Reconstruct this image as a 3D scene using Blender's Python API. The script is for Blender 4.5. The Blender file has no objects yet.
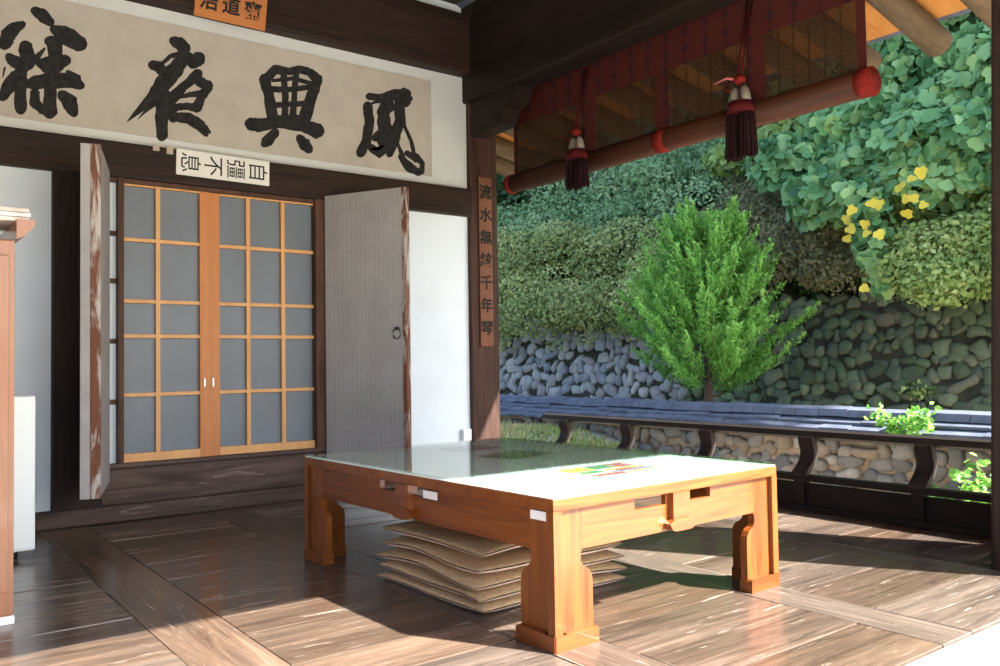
import bpy, bmesh, math, random
import numpy as np
from mathutils import Vector, Matrix
random.seed(7); rng = np.random.default_rng(7)
S = bpy.context.scene; COL = S.collection
# ---------------------------------------------------------------- camera
F, PIT, YAW, ROL, HC = 847.4, .034, .924, -.015, .95
cd = bpy.data.cameras.new('camera'); cam = bpy.data.objects.new('camera', cd); COL.objects.link(cam)
fw = Vector((math.cos(PIT)*math.cos(YAW), math.cos(PIT)*math.sin(YAW), math.sin(PIT)))
rt = Vector((math.sin(YAW), -math.cos(YAW), 0)); up = rt.cross(fw)
r2 = math.cos(ROL)*rt + math.sin(ROL)*up; u2 = -math.sin(ROL)*rt + math.cos(ROL)*up
cam.matrix_world = Matrix(((r2.x, u2.x, -fw.x, 0), (r2.y, u2.y, -fw.y, 0), (r2.z, u2.z, -fw.z, HC), (0, 0, 0, 1)))
cd.sensor_width = 36; cd.lens = F*36/1000; cd.clip_start = .05; cd.clip_end = 500
S.camera = cam
def onY(px, py, y):                       # picture point -> real point on the plane Y=y
    v = fw + (px-500)/F*r2 + (333-py)/F*u2; t = y/v.y
    return (v.x*t, y, HC+v.z*t)
# ---------------------------------------------------------------- world, sun, exposure
w = bpy.data.worlds.new('sky'); S.world = w; w.use_nodes = True
nt = w.node_tree; sk = nt.nodes.new('ShaderNodeTexSky'); bg = nt.nodes['Background']
sk.sky_type = 'NISHITA'; sk.sun_disc = False; sk.sun_elevation = math.radians(41); sk.sun_rotation = math.radians(150)
sk.air_density = 1.0; sk.dust_density = 2.0
nt.links.new(sk.outputs[0], bg.inputs[0]); bg.inputs[1].default_value = .275
sd = Vector((.28, -.5, .5)).normalized()
sl = bpy.data.lights.new('sun', 'SUN'); sl.energy = 15; sl.angle = .012; sl.color = (1, .95, .87)
so = bpy.data.objects.new('sun', sl); COL.objects.link(so); so.rotation_euler = sd.to_track_quat('Z', 'Y').to_euler(); so.location = (6, -8, 9)
S.view_settings.view_transform = 'Standard'; S.view_settings.look = 'None'
S.view_settings.exposure = 1.22; S.view_settings.gamma = 1; S.view_settings.use_curve_mapping = False
try:
    S.cycles.max_bounces = 10; S.cycles.diffuse_bounces = 5; S.cycles.glossy_bounces = 4; S.cycles.transparent_max_bounces = 12
    S.cycles.sample_clamp_indirect = 6
except Exception: pass
# ---------------------------------------------------------------- materials
MC = {}
def nm(name):
    m = bpy.data.materials.new(name); m.use_nodes = True; b = m.node_tree.nodes['Principled BSDF']
    return m, m.node_tree, b
def ramp(t, fac, stops):
    r = t.nodes.new('ShaderNodeValToRGB'); e = r.color_ramp.elements
    while len(e) < len(stops): e.new(.5)
    for x, (p, c) in zip(e, stops): x.position = p; x.color = (*c, 1)
    t.links.new(fac, r.inputs[0]); return r.outputs[0]
def coords(t, scale=(1, 1, 1), kind='Object', rot=(0, 0, 0)):
    tc = t.nodes.new('ShaderNodeTexCoord'); mp = t.nodes.new('ShaderNodeMapping')
    mp.inputs['Scale'].default_value = scale; mp.inputs['Rotation'].default_value = rot
    t.links.new(tc.outputs[kind], mp.inputs[0]); return mp.outputs[0]
def noise(t, v, sc, det=6, rough=.6, dist=0):
    n = t.nodes.new('ShaderNodeTexNoise'); n.inputs['Scale'].default_value = sc; n.inputs['Detail'].default_value = det
    n.inputs['Roughness'].default_value = rough; n.inputs['Distortion'].default_value = dist
    t.links.new(v, n.inputs['Vector']); return n.outputs[0]
def bump(t, b, h, st, dist=.01):
    n = t.nodes.new('ShaderNodeBump'); n.inputs['Strength'].default_value = st; n.inputs['Distance'].default_value = dist
    t.links.new(h, n.inputs['Height']); t.links.new(n.outputs[0], b.inputs['Normal'])
def mathn(t, op, a, b=0):
    n = t.nodes.new('ShaderNodeMath'); n.operation = op
    for i, x in enumerate((a, b)):
        if isinstance(x, (int, float)): n.inputs[i].default_value = x
        else: t.links.new(x, n.inputs[i])
    return n.outputs[0]
def mixc(t, f, a, b, typ='MIX'):
    n = t.nodes.new('ShaderNodeMix'); n.data_type = 'RGBA'; n.blend_type = typ
    for i, x in ((0, f), (6, a), (7, b)):
        if isinstance(x, (int, float)): n.inputs[i].default_value = x
        elif isinstance(x, tuple): n.inputs[i].default_value = (*x, 1)
        else: t.links.new(x, n.inputs[i])
    return n.outputs[2]
def plain(name, c, rough=.6, var=.08, sc=8, bs=.1, metal=0, coat=0):
    if name in MC: return MC[name]
    m, t, b = nm(name); v = coords(t); n = noise(t, v, sc)
    lo = tuple(max(0, x*(1-var*2)) for x in c); hi = tuple(min(1, x*(1+var*2)) for x in c)
    t.links.new(ramp(t, n, [(.3, lo), (.7, hi)]), b.inputs['Base Color'])
    if sum(c) < .2 and not metal: b.inputs['Specular IOR Level'].default_value = .12
    b.inputs['Roughness'].default_value = rough; b.inputs['Metallic'].default_value = metal; b.inputs['Coat Weight'].default_value = coat
    if bs: bump(t, b, noise(t, v, sc*6), bs, .004)
    MC[name] = m; return m
def wood(name, dark, light, axis='X', rough=.55, grain=22, bs=.3, worn=None, coat=0, stretch=14, tint=False):
    if name in MC: return MC[name]
    m, t, b = nm(name)
    sc = [1, 1, 1]; k = 'XYZ'.index(axis); sc = [1.0 if i != k else 1/stretch for i in range(3)]
    v = coords(t, sc)
    if tint:                                   # each board has its own slice of grain and its own colour
        at = t.nodes.new('ShaderNodeAttribute'); at.attribute_name = 'tint'
        add = t.nodes.new('ShaderNodeVectorMath'); add.operation = 'MULTIPLY_ADD'
        t.links.new(at.outputs['Fac'], add.inputs[0]); add.inputs[1].default_value = (37, 53, 11); t.links.new(v, add.inputs[2]); v = add.outputs[0]
    n1 = noise(t, v, grain, 8, .65, 1.2); n2 = noise(t, v, grain*.22, 4, .5, .6)
    s = mathn(t, 'ADD', mathn(t, 'MULTIPLY', n1, .6), mathn(t, 'MULTIPLY', n2, .4))
    c = ramp(t, s, [(.36, dark), (.64, light)])
    if tint:
        hs = t.nodes.new('ShaderNodeHueSaturation'); t.links.new(c, hs.inputs['Color'])
        t.links.new(mathn(t, 'ADD', mathn(t, 'MULTIPLY', at.outputs['Fac'], .55), .72), hs.inputs['Value'])
        t.links.new(mathn(t, 'ADD', mathn(t, 'MULTIPLY', mathn(t, 'FRACT', mathn(t, 'MULTIPLY', at.outputs['Fac'], 7)), .5), .75), hs.inputs['Saturation']); c = hs.outputs[0]
    if worn:
        c = mixc(t, ramp(t, noise(t, v, grain*.9, 6, .7, 2), [(worn[1], (0, 0, 0)), (worn[1]+.12, (1, 1, 1))]), c, worn[0])
    t.links.new(c, b.inputs['Base Color'])
    t.links.new(mathn(t, 'ADD', mathn(t, 'MULTIPLY', n2, .25), rough-.12), b.inputs['Roughness'])
    b.inputs['Coat Weight'].default_value = coat
    if rough >= .55: b.inputs['Specular IOR Level'].default_value = .22
    bump(t, b, s, bs, .006); MC[name] = m; return m
M_floor = wood('lacquered_floor_wood', (.042, .029, .022), (.150, .108, .082), 'X', .23, 26, .2, worn=((.42, .36, .31), .60), tint=True)
M_floorY = wood('lacquered_floor_wood_long', (.042, .029, .022), (.150, .108, .082), 'Y', .23, 26, .2, worn=((.42, .36, .31), .61), tint=True)
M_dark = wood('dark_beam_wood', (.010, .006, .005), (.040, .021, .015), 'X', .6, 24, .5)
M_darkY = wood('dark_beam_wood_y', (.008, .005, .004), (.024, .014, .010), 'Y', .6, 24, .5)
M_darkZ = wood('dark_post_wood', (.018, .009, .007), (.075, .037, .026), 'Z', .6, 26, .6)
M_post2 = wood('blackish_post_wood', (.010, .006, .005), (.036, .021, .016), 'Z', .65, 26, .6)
M_weath = wood('weathered_sill_wood', (.022, .015, .012), (.125, .085, .07), 'X', .75, 13, 1.0, worn=((.26, .20, .17), .60), stretch=9)
M_jamb = wood('brown_jamb_wood', (.035, .016, .010), (.12, .06, .04), 'Z', .6, 26, .4)
M_lat = wood('orange_lattice_wood', (.55, .27, .09), (.68, .37, .14), 'Z', .5, 20, .1)
M_stile = wood('reddish_stile_wood', (.42, .145, .035), (.55, .21, .055), 'Z', .5, 20, .1)
M_tab = wood('table_oak', (.10, .023, .004), (.26, .078, .014), 'X', .36, 26, .15, coat=.12)
M_tabd = wood('table_oak_grain_y', (.10, .023, .004), (.26, .078, .014), 'Y', .36, 26, .15, coat=.12)
M_tabz = wood('table_oak_grain_z', (.10, .023, .004), (.26, .078, .014), 'Z', .36, 26, .15, coat=.12)
M_tabzd = M_tabz
M_raf = wood('rafter_log_wood', (.06, .042, .024), (.16, .11, .062), 'X', .75, 16, .6)
M_eave = wood('orange_eave_board', (.42, .17, .04), (.60, .27, .07), 'X', .7, 10, .2, stretch=5)
M_plaq = wood('brown_plaque_wood', (.12, .05, .027), (.21, .09, .05), 'Z', .6, 18, .3)
M_plaqo = wood('orange_plaque_wood', (.34, .12, .035), (.48, .19, .06), 'X', .6, 18, .2)
M_cab = wood('cabinet_wood', (.20, .08, .035), (.30, .13, .06), 'Z', .4, 14, .1, coat=.3)
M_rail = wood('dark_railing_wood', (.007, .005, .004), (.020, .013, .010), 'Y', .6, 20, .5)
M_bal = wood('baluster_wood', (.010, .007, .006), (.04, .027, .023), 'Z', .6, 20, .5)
M_white = plain('white_plaster', (.70, .80, .88), .85, .02, 3, .15)
M_band = plain('grey_white_plaster_band', (.56, .60, .60), .85, .02, 3, .1)
M_paper = plain('aged_scroll_paper', (.43, .405, .355), .85, .05, 5, .05)
M_ink = plain('black_ink', (.022, .022, .022), .7, .25, 30, 0)
M_sign = plain('white_sign_paper', (.70, .71, .68), .7, .03, 5, 0)
M_doorp = plain('grey_door_paper', (.34, .335, .335), .85, .06, 4, .2)
M_pane = plain('blue_grey_screen', (.125, .155, .19), .45, .06, 3, 0)
M_frid = plain('white_enamel', (.76, .86, .90), .3, .01, 3, 0)
M_black = plain('black_rubber', (.02, .02, .02), .7, .1, 8, 0)
M_steel = plain('steel', (.55, .55, .52), .35, .05, 20, 0, metal=1)
M_iron = plain('black_iron', (.05, .05, .05), .45, .1, 20, 0, metal=.8)
M_red = plain('red_braid', (.06, .005, .006), .8, .15, 40, .3)
M_redb = plain('bright_red_cloth', (.17, .014, .009), .75, .2, 30, .3)
M_tas = plain('dark_red_thread', (.016, .005, .006), .85, .3, 60, .5)
M_cap = plain('grey_tassel_cap', (.20, .18, .15), .7, .2, 30, .3)
M_soil = plain('dark_soil', (.055, .045, .03), .95, .3, 3, .8)
M_ground = plain('sandy_ground', (.42, .36, .28), .95, .12, 2, .5)
M_step = plain('white_granite', (.80, .81, .81), .7, .06, 14, .2)
M_tile = plain('grey_roof_tile', (.085, .10, .14), .92, .15, 6, .3)
M_mud = plain('tan_mud_mortar', (.30, .22, .15), .95, .15, 5, .6)
M_mort = plain('grey_green_mortar', (.04, .042, .03), .95, .25, 5, .6)
M_bark = wood('conifer_bark', (.06, .04, .03), (.16, .11, .08), 'Z', .9, 14, .8)
M_lbl = plain('white_label_paper', (.8, .8, .82), .6, .01, 5, 0)
M_tape = plain('grey_white_tabletop', (.76, .93, .91), .5, .02, 3, 0)
M_twig = plain('twig', (.10, .075, .05), .9, .2, 8, .3)
def m_glass():
    m, t, b = nm('greenish_glass_sheet'); tr = t.nodes.new('ShaderNodeBsdfTransparent'); gl = t.nodes.new('ShaderNodeBsdfGlossy'); mx = t.nodes.new('ShaderNodeMixShader')
    tr.inputs[0].default_value = (.955, .99, .98, 1); gl.inputs['Roughness'].default_value = .03
    fr = t.nodes.new('ShaderNodeFresnel'); ge = t.nodes.new('ShaderNodeNewGeometry')
    t.links.new(mathn(t, 'SUBTRACT', 1.5, mathn(t, 'MULTIPLY', ge.outputs['Backfacing'], 1.5-1/1.5)), fr.inputs[0])
    t.links.new(fr.outputs[0], mx.inputs[0]); t.links.new(tr.outputs[0], mx.inputs[1]); t.links.new(gl.outputs[0], mx.inputs[2])
    t.links.new(mx.outputs[0], t.nodes['Material Output'].inputs[0]); return m
M_glass = m_glass()
def m_screen():                            # woven bamboo screen: slats across, see-through between
    m, t, b = nm('brown_bamboo_screen'); v = coords(t)
    wv = t.nodes.new('ShaderNodeTexWave'); wv.bands_direction = 'Z'; wv.inputs['Scale'].default_value = 26; wv.inputs['Distortion'].default_value = .5; wv.inputs['Detail'].default_value = 1
    t.links.new(v, wv.inputs[0])
    w2 = t.nodes.new('ShaderNodeTexWave'); w2.bands_direction = 'Y'; w2.inputs['Scale'].default_value = 3.2; t.links.new(v, w2.inputs[0])
    thread = ramp(t, w2.outputs[1], [(.93, (0, 0, 0)), (.97, (1, 1, 1))])
    a = mathn(t, 'MAXIMUM', mathn(t, 'ADD', mathn(t, 'MULTIPLY', wv.outputs[1], .33), .55), mathn(t, 'MULTIPLY', thread, .85))
    t.links.new(ramp(t, wv.outputs[1], [(.2, (.022, .011, .006)), (.8, (.058, .026, .012))]), b.inputs['Base Color'])
    t.links.new(a, b.inputs['Alpha']); b.inputs['Roughness'].default_value = .8; b.inputs['Specular IOR Level'].default_value = .1; return m
M_screen = m_screen()
def m_border():
    m, t, b = nm('red_brocade_border'); v = coords(t)
    sep = t.nodes.new('ShaderNodeSeparateXYZ'); t.links.new(v, sep.inputs[0])
    # rows of small dark rings joined in vertical stripes
    fy = mathn(t, 'SUBTRACT', mathn(t, 'FRACT', mathn(t, 'MULTIPLY', sep.outputs[1], 6.2)), .5)
    fz = mathn(t, 'SUBTRACT', mathn(t, 'FRACT', mathn(t, 'MULTIPLY', sep.outputs[2], 9)), .5)
    d = mathn(t, 'ADD', mathn(t, 'MULTIPLY', mathn(t, 'ABSOLUTE', fy), 1.45), mathn(t, 'ABSOLUTE', fz))
    ring = mathn(t, 'LESS_THAN', mathn(t, 'ABSOLUTE', mathn(t, 'SUBTRACT', d, .2)), .08)
    line = mathn(t, 'LESS_THAN', mathn(t, 'ABSOLUTE', fy), .03)
    k = mathn(t, 'MAXIMUM', ring, line)
    c = mixc(t, mathn(t, 'MULTIPLY', k, .8), (.085, .010, .007), (.012, .005, .010))
    t.links.new(c, b.inputs['Base Color']); b.inputs['Roughness'].default_value = .75
    ts = t.nodes.new('ShaderNodeBsdfTranslucent'); mx = t.nodes.new('ShaderNodeMixShader'); mx.inputs[0].default_value = .3
    t.links.new(c, ts.inputs[0]); t.links.new(b.outputs[0], mx.inputs[1]); t.links.new(ts.outputs[0], mx.inputs[2]); t.links.new(mx.outputs[0], t.nodes['Material Output'].inputs[0])
    return m
M_bord = m_border()
def m_cush():
    m, t, b = nm('tan_patterned_cushion_cloth'); v = coords(t)
    vo = t.nodes.new('ShaderNodeTexVoronoi'); vo.inputs['Scale'].default_value = 90; t.links.new(v, vo.inputs[0])
    c = ramp(t, vo.outputs[0], [(.10, (.33, .20, .08)), (.5, (.58, .42, .24))])
    t.links.new(c, b.inputs['Base Color']); b.inputs['Roughness'].default_value = .7
    bump(t, b, noise(t, v, 14), .35, .01); return m
M_cush = m_cush(); M_cushu = plain('pinkish_cushion_underside', (.66, .50, .43), .75, .05, 10, .2)
def leafm(name, cols, tr=.35, rough=.55):
    m, t, b = nm(name); at = t.nodes.new('ShaderNodeAttribute'); at.attribute_name = 'tint'
    n = len(cols); c = ramp(t, at.outputs['Fac'], [(i/(n-1) if n > 1 else 0, k) for i, k in enumerate(cols)])
    t.links.new(c, b.inputs['Base Color']); b.inputs['Roughness'].default_value = rough; b.inputs['Specular IOR Level'].default_value = .35
    ts = t.nodes.new('ShaderNodeBsdfTranslucent'); t.links.new(c, ts.inputs[0]); mx = t.nodes.new('ShaderNodeMixShader'); mx.inputs[0].default_value = tr
    t.links.new(b.outputs[0], mx.inputs[1]); t.links.new(ts.outputs[0], mx.inputs[2]); t.links.new(mx.outputs[0], t.nodes['Material Output'].inputs[0]); return m
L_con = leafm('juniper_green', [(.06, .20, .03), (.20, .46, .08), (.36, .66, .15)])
L_yel = leafm('yellow_green_leaves', [(.10, .16, .04), (.36, .43, .15), (.66, .66, .28)])
L_blu = leafm('soft_green_leaves', [(.09, .20, .08), (.24, .40, .18), (.40, .54, .28)])
L_vin = leafm('broad_vine_green', [(.03, .10, .04), (.14, .33, .13), (.28, .50, .23), (.42, .58, .17)])
L_vye = leafm('yellowed_vine_leaves', [(.62, .50, .05), (.80, .66, .08)])
L_bro = leafm('brownish_green_leaves', [(.14, .14, .06), (.26, .26, .13), (.36, .33, .19)])
L_drk = leafm('dark_green_leaves', [(.02, .055, .02), (.05, .11, .035), (.08, .17, .05)])
L_fin = leafm('fresh_green_leaves', [(.12, .22, .05), (.30, .42, .12), (.48, .56, .22)])
L_gra = leafm('grass_green', [(.16, .28, .06), (.42, .44, .16), (.60, .52, .28)])
# ---------------------------------------------------------------- mesh helpers
def link(name, me, mat=None, parent=None, smooth=False):
    o = bpy.data.objects.new(name, me); COL.objects.link(o)
    for m in (mat if isinstance(mat, (list, tuple)) else [mat] if mat else []): me.materials.append(m)
    if parent: o.parent = parent
    if smooth: me.polygons.foreach_set('use_smooth', [True]*len(me.polygons))
    return o
def tag(o, label=None, cat=None, group=None, kind=None):
    for k, v in (('label', label), ('category', cat), ('group', group), ('kind', kind)):
        if v: o[k] = v
    return o
def thing(name, label, cat, loc=(0, 0, 0), rz=0, group=None):
    o = bpy.data.objects.new(name, None); COL.objects.link(o); o.location = loc; o.rotation_euler = (0, 0, rz); o.empty_display_size = .1
    return tag(o, label, cat, group)
def struct(o, label, cat='building'): return tag(o, label, cat, None, 'structure')
class MB:                                    # collects shapes, builds ONE mesh
    def __init__(s): s.v = []; s.f = []; s.m = []; s.t = []; s.cur = 0; s.tint = 0.
    def add(s, vs, fs):
        n = len(s.v); s.v += [tuple(x) for x in vs]; s.f += [tuple(i+n for i in f) for f in fs]; s.m += [s.cur]*len(fs); s.t += [s.tint]*len(vs); return s
    def box(s, x0, y0, z0, x1, y1, z1, bev=0):
        if bev <= 0:
            return s.add([(x, y, z) for z in (z0, z1) for y in (y0, y1) for x in (x0, x1)], [(0, 2, 3, 1), (4, 5, 7, 6), (0, 1, 5, 4), (2, 6, 7, 3), (0, 4, 6, 2), (1, 3, 7, 5)])
        bm = bmesh.new(); bmesh.ops.create_cube(bm, size=1)
        for v in bm.verts: v.co = Vector(((x0+x1)/2+v.co.x*(x1-x0), (y0+y1)/2+v.co.y*(y1-y0), (z0+z1)/2+v.co.z*(z1-z0)))
        bmesh.ops.bevel(bm, geom=list(bm.edges), offset=bev, segments=2, affect='EDGES', profile=.6)
        return s.bm(bm)
    def bm(s, bm, M=None):
        bm.verts.index_update(); s.add([(M @ v.co if M else v.co) for v in bm.verts], [[v.index for v in f.verts] for f in bm.faces]); bm.free(); return s
    def tube(s, pts, rad, seg=10, cap=True):
        pts = [Vector(p) for p in pts]; n = len(pts); vs = []; fs = []
        if not isinstance(rad, (list, tuple)): rad = [rad]*n
        ref = None
        for i, p in enumerate(pts):
            d = (pts[min(i+1, n-1)]-pts[max(i-1, 0)]).normalized()
            if ref is None: ref = Vector((0, 0, 1)) if abs(d.z) < .9 else Vector((1, 0, 0))
            a = d.cross(ref).normalized(); b = d.cross(a); ref = -b if False else ref
            for k in range(seg):
                th = 2*math.pi*k/seg; vs.append(p+(a*math.cos(th)+b*math.sin(th))*rad[i])
        for i in range(n-1):
            for k in range(seg): fs.append((i*seg+k, i*seg+(k+1) % seg, (i+1)*seg+(k+1) % seg, (i+1)*seg+k))
        if cap: fs += [tuple(range(seg))[::-1], tuple((n-1)*seg+k for k in range(seg))]
        return s.add(vs, fs)
    def prism(s, outline, fn, t0, t1):       # outline 2D list; fn(u, v, t) -> xyz ; extruded t0..t1
        n = len(outline); vs = [fn(u, v, t0) for u, v in outline]+[fn(u, v, t1) for u, v in outline]
        return s.add(vs, [tuple(range(n))[::-1], tuple(range(n, 2*n))]+[(i, (i+1) % n, n+(i+1) % n, n+i) for i in range(n)])
    def build(s, name, mat, parent=None, smooth=False, tint=False):
        me = bpy.data.meshes.new(name); me.from_pydata(s.v, [], s.f); me.update()
        bmn = bmesh.new(); bmn.from_mesh(me); bmesh.ops.recalc_face_normals(bmn, faces=bmn.faces); bmn.to_mesh(me); bmn.free()
        if tint: me.attributes.new('tint', 'FLOAT', 'POINT').data.foreach_set('value', s.t)
        o = link(name, me, mat, parent, smooth)
        if isinstance(mat, (list, tuple)): me.polygons.foreach_set('material_index', s.m)
        return o
def box(name, mat, a, b, parent=None, bev=.004):
    return MB().box(*a, *b, bev).build(name, mat, parent)
# ================================================================ LARGE STRUCTURE
WY = 5.70
# floor: long boards run away from the camera, short planks between them
seams = [(-2.2, .18), (-1.1, .2), (-.12, .22), (.84, .26), (1.80, .22), (2.85, .21), (3.86, .24)]
fb = MB(); fl = MB(); edges = []
for x, wd in seams:
    y = 1.38
    while y < 5.78:
        y2 = min(y+random.choice((4.4, 2.2)), 5.78); fl.tint = random.random()
        fl.box(x+.002, y+.002, -.06, x+wd-.002, y2-.002, random.uniform(-.0015, .001), .003); y = y2
bays = [(-3.2, -2.2)]+[(seams[i][0]+seams[i][1], seams[i+1][0]) for i in range(len(seams)-1)]+[(4.10, 4.88)]
for a, b in bays:
    y = 1.38
    while y < 5.78:
        y2 = min(y+random.uniform(.19, .40), 5.78); fb.tint = random.random(); dz = random.uniform(-.002, .001)
        sk1 = random.uniform(-.006, .006)
        fb.box(a+.001, y+.0025, -.06, b-.001, y2-.0025, dz, random.choice((.0015, .0015, .0045))); y = y2
struct(fl.build('floor', M_floorY, tint=True), 'long brown lacquered floor boards framing the short planks', 'floor')
struct(fb.build('floor', M_floor, tint=True), 'short brown lacquered floor planks set between the long boards', 'floor')
struct(box('floor', M_soil, (-3.2, 1.40, -.75), (4.86, 5.8, -.065), bev=0), 'dark base under the wooden floor', 'floor')
struct(box('trim_1', M_step, (-3.2, .35, -.4), (6.0, 1.376, -.004), bev=.015), 'sunlit white granite ledge along the open edge of the wooden floor', 'ledge')
# wall with doors
struct(MB().box(-3.2, WY, 0, .93, WY+.15, 2.2, .012).build('wall_left', M_white), 'bluish white plaster panel behind the small fridge', 'wall')
struct(MB().box(2.70, WY, 0, 4.05, WY+.15, 2.2, .006).build('wall_left', M_white), 'bluish white plaster panel between open right door leaf and corner post', 'wall')
struct(MB().box(-3.2, WY, 2.3, 4.0, WY+.15, 3.35, 0).build('wall_left', M_band), 'grey white plaster band behind the calligraphy scroll', 'wall')
struct(MB().box(-3.2, WY, 3.7, 4.1, WY+.15, 4.4, 0).build('wall_left', M_white), 'strip of white plaster above the top beam', 'wall')
struct(MB().box(.9, WY+.12, 0, 2.75, WY+.2, 2.3, 0).build('wall_left', M_black), 'dark backing of the room behind the lattice doors', 'wall')
bm_ = MB().box(-3.2, WY-.06, 2.145, 4.0, WY+.1, 2.37, .012)
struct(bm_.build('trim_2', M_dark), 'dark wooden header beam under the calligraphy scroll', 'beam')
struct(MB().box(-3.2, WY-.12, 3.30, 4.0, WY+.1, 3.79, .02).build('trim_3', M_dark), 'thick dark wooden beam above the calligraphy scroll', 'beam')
sb = MB().box(.93, WY-.02, .09, 2.74, WY+.12, .325, .02); sb.box(.82, WY-.085, 0, 2.74, WY+.1, .10, .015)
sb.box(1.2, WY-.05, .325, 2.74, WY+.1, .352, .006); sb.box(2.74, WY-.03, 0, 4.0, WY+.1, .09, .01)
struct(sb.build('baseboard_left', M_weath), 'weathered grey brown threshold beam below the lattice doors', 'beam')
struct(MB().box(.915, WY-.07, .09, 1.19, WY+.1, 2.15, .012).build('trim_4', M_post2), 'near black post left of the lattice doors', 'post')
jb = MB().box(1.283, WY-.05, .35, 1.318, WY+.1, 2.15, .004); jb.box(2.615, WY-.05, .35, 2.71, WY+.1, 2.15, .005); jb.box(1.19, WY-.03, 2.118, 2.71, WY+.05, 2.15, .004)
struct(jb.build('trim_5', M_jamb), 'brown wooden jambs and head framing the lattice doors', 'door frame')
st = thing('window_1', 'narrow white papered strip crossed by dark bars beside left door leaf', 'side panel'); st['kind'] = 'structure'
box('paper', M_white, (1.19, WY+.01, .35), (1.285, WY+.05, 2.12), st, 0)
for z in (.72, 1.10, 1.48, 1.78): box('bar', M_jamb, (1.19, WY-.012, z), (1.285, WY+.02, z+.03), st, .003)
struct(MB().box(-2.55, 1.4, 0, -2.4, WY, 3.9, 0).build('wall_back', wood('brown_wall_boards', (.06, .035, .025), (.14, .085, .06), 'Z', .7, 10, .3)), 'brown boarded side wall of the veranda', 'wall')
# corner posts, side beam, bracket
def post(n, x0, y0, x1, y1, z1, mat, lab):
    return struct(MB().box(x0, y0, -.06, x1, y1, z1, .018).build(n, mat), lab, 'post')
post('trim_6', 3.985, WY-.045, 4.265, WY+.2, 3.9, M_darkZ, 'brown corner post carrying the vertical calligraphy plaque')
p7 = post('trim_7', 4.0, 1.46, 4.25, 1.725, 3.2, M_post2, 'dark post at the right edge of the veranda')
for v in p7.data.vertices: v.co.y -= .033*v.co.z
struct(MB().box(3.95, 1.2, 3.085, 4.19, WY+.2, 3.78, .02).build('trim_8', M_darkY), 'massive dark beam above the red bordered blind', 'beam')
br = MB(); prof = [(5.66, 3.09), (5.05, 3.09), (5.07, 2.98), (5.2, 2.93), (5.27, 2.82), (5.66, 2.81)]
br.prism(prof, lambda u, v, t: (t, u, v), 4.0, 4.16); struct(br.build('trim_9', M_darkY), 'dark stepped bracket between corner post and beam', 'bracket')
struct(box('trim_10', M_plaqo, (4.04, WY-.09, 3.79), (4.2, WY+.0, 4.1)), 'small orange brown wooden block on top of the corner post', 'block')
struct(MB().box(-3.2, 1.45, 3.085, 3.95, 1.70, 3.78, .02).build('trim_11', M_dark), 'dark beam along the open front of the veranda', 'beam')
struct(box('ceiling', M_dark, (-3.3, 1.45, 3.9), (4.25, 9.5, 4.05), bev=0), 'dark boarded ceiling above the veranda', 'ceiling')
struct(MB().box(-3.2, 1.45, 3.78, 4.2, 1.7, 3.95).box(3.95, 1.45, 3.78, 4.2, 9.5, 3.95).build('trim_12', M_darkY), 'dark filler between the beams and the ceiling', 'beam')
# eaves: orange boards on round rafters, on the garden side and at the open front
SL = .17
def ez(d): return 3.17-(d-.1)*SL              # board underside height at distance d beyond the beam line
ev = MB(); zi = 3.17+.25*SL
def eslab(p): ev.add(p+[(x, y, z+.07) for x, y, z in p], [(0, 1, 2, 3), (7, 6, 5, 4), (0, 4, 5, 1), (1, 5, 6, 2), (2, 6, 7, 3), (3, 7, 4, 0)])
eslab([(3.97, 1.2, 3.33), (5.32, .35, 3.04), (5.32, 12, 3.04), (3.97, 12, 3.33)])
struct(ev.build('ceiling', M_eave), 'orange boards under the garden side eave', 'eave'); ev = MB()
eslab([(-3.3, 1.62, 3.21), (-3.3, .34, 2.90), (5.30, .34, 2.90), (4.0, 1.62, 3.21)])
struct(ev.build('ceiling', M_eave), 'orange boards under the open front eave', 'eave')
ev = MB(); eslab([(3.9, 1.2, 3.9), (5.62, .3, 3.13), (5.62, 12, 3.13), (3.9, 12, 3.9)]); eslab([(-3.3, 1.7, 3.9), (-3.3, .34, 2.98), (5.62, .34, 2.98), (4.0, 1.7, 3.9)])
struct(ev.build('ceiling', M_tile), 'grey tiled roof slope over the eaves', 'roof')
rf = thing('rafter_row', 'round weathered rafters jutting out under the orange eave boards', 'rafters'); rf['kind'] = 'structure'
y = 1.70
while y < 10.5:
    dy = .03*math.sin(y*9); MB().tube([(4.05, y, 3.245), (4.8, y+dy, 3.07), (5.46, y+dy*.5, 2.935)], [.075, .085, .092], 14).build('rafter', M_raf, rf, True); y += .435
# ground, courtyard
def grid(name, mat, x0, x1, y0, y1, nx, ny, hf):
    xs = np.linspace(x0, x1, nx); ys = np.linspace(y0, y1, ny)
    vs = [(x, yy, hf(x, yy)) for yy in ys for x in xs]; fs = [(j*nx+i, j*nx+i+1, (j+1)*nx+i+1, (j+1)*nx+i) for j in range(ny-1) for i in range(nx-1)]
    me = bpy.data.meshes.new(name); me.from_pydata(vs, [], fs); return link(name, me, mat, None, True)
def gh(x, y):
    k = max(0, min(1, (y-5.9)/2.9))*max(0, min(1, (x-5.2)/2.2)); return -.72+.66*k+.02*math.sin(x*5)*math.cos(y*4)
struct(grid('ground', M_ground, 4.9, 10.95, -8, 24, 60, 120, gh), 'sandy earth of the strip between veranda and garden walls', 'ground')
struct(grid('ground', M_ground, -25, 4.95, -30, 1.5, 12, 12, lambda x, y: -.74), 'pale sandy yard in front of the veranda', 'ground')
struct(grid('ground', M_ground, 4.9, 30, -30, -7.9, 8, 8, lambda x, y: -.74), 'pale sandy yard beyond the veranda corner', 'ground')
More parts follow.
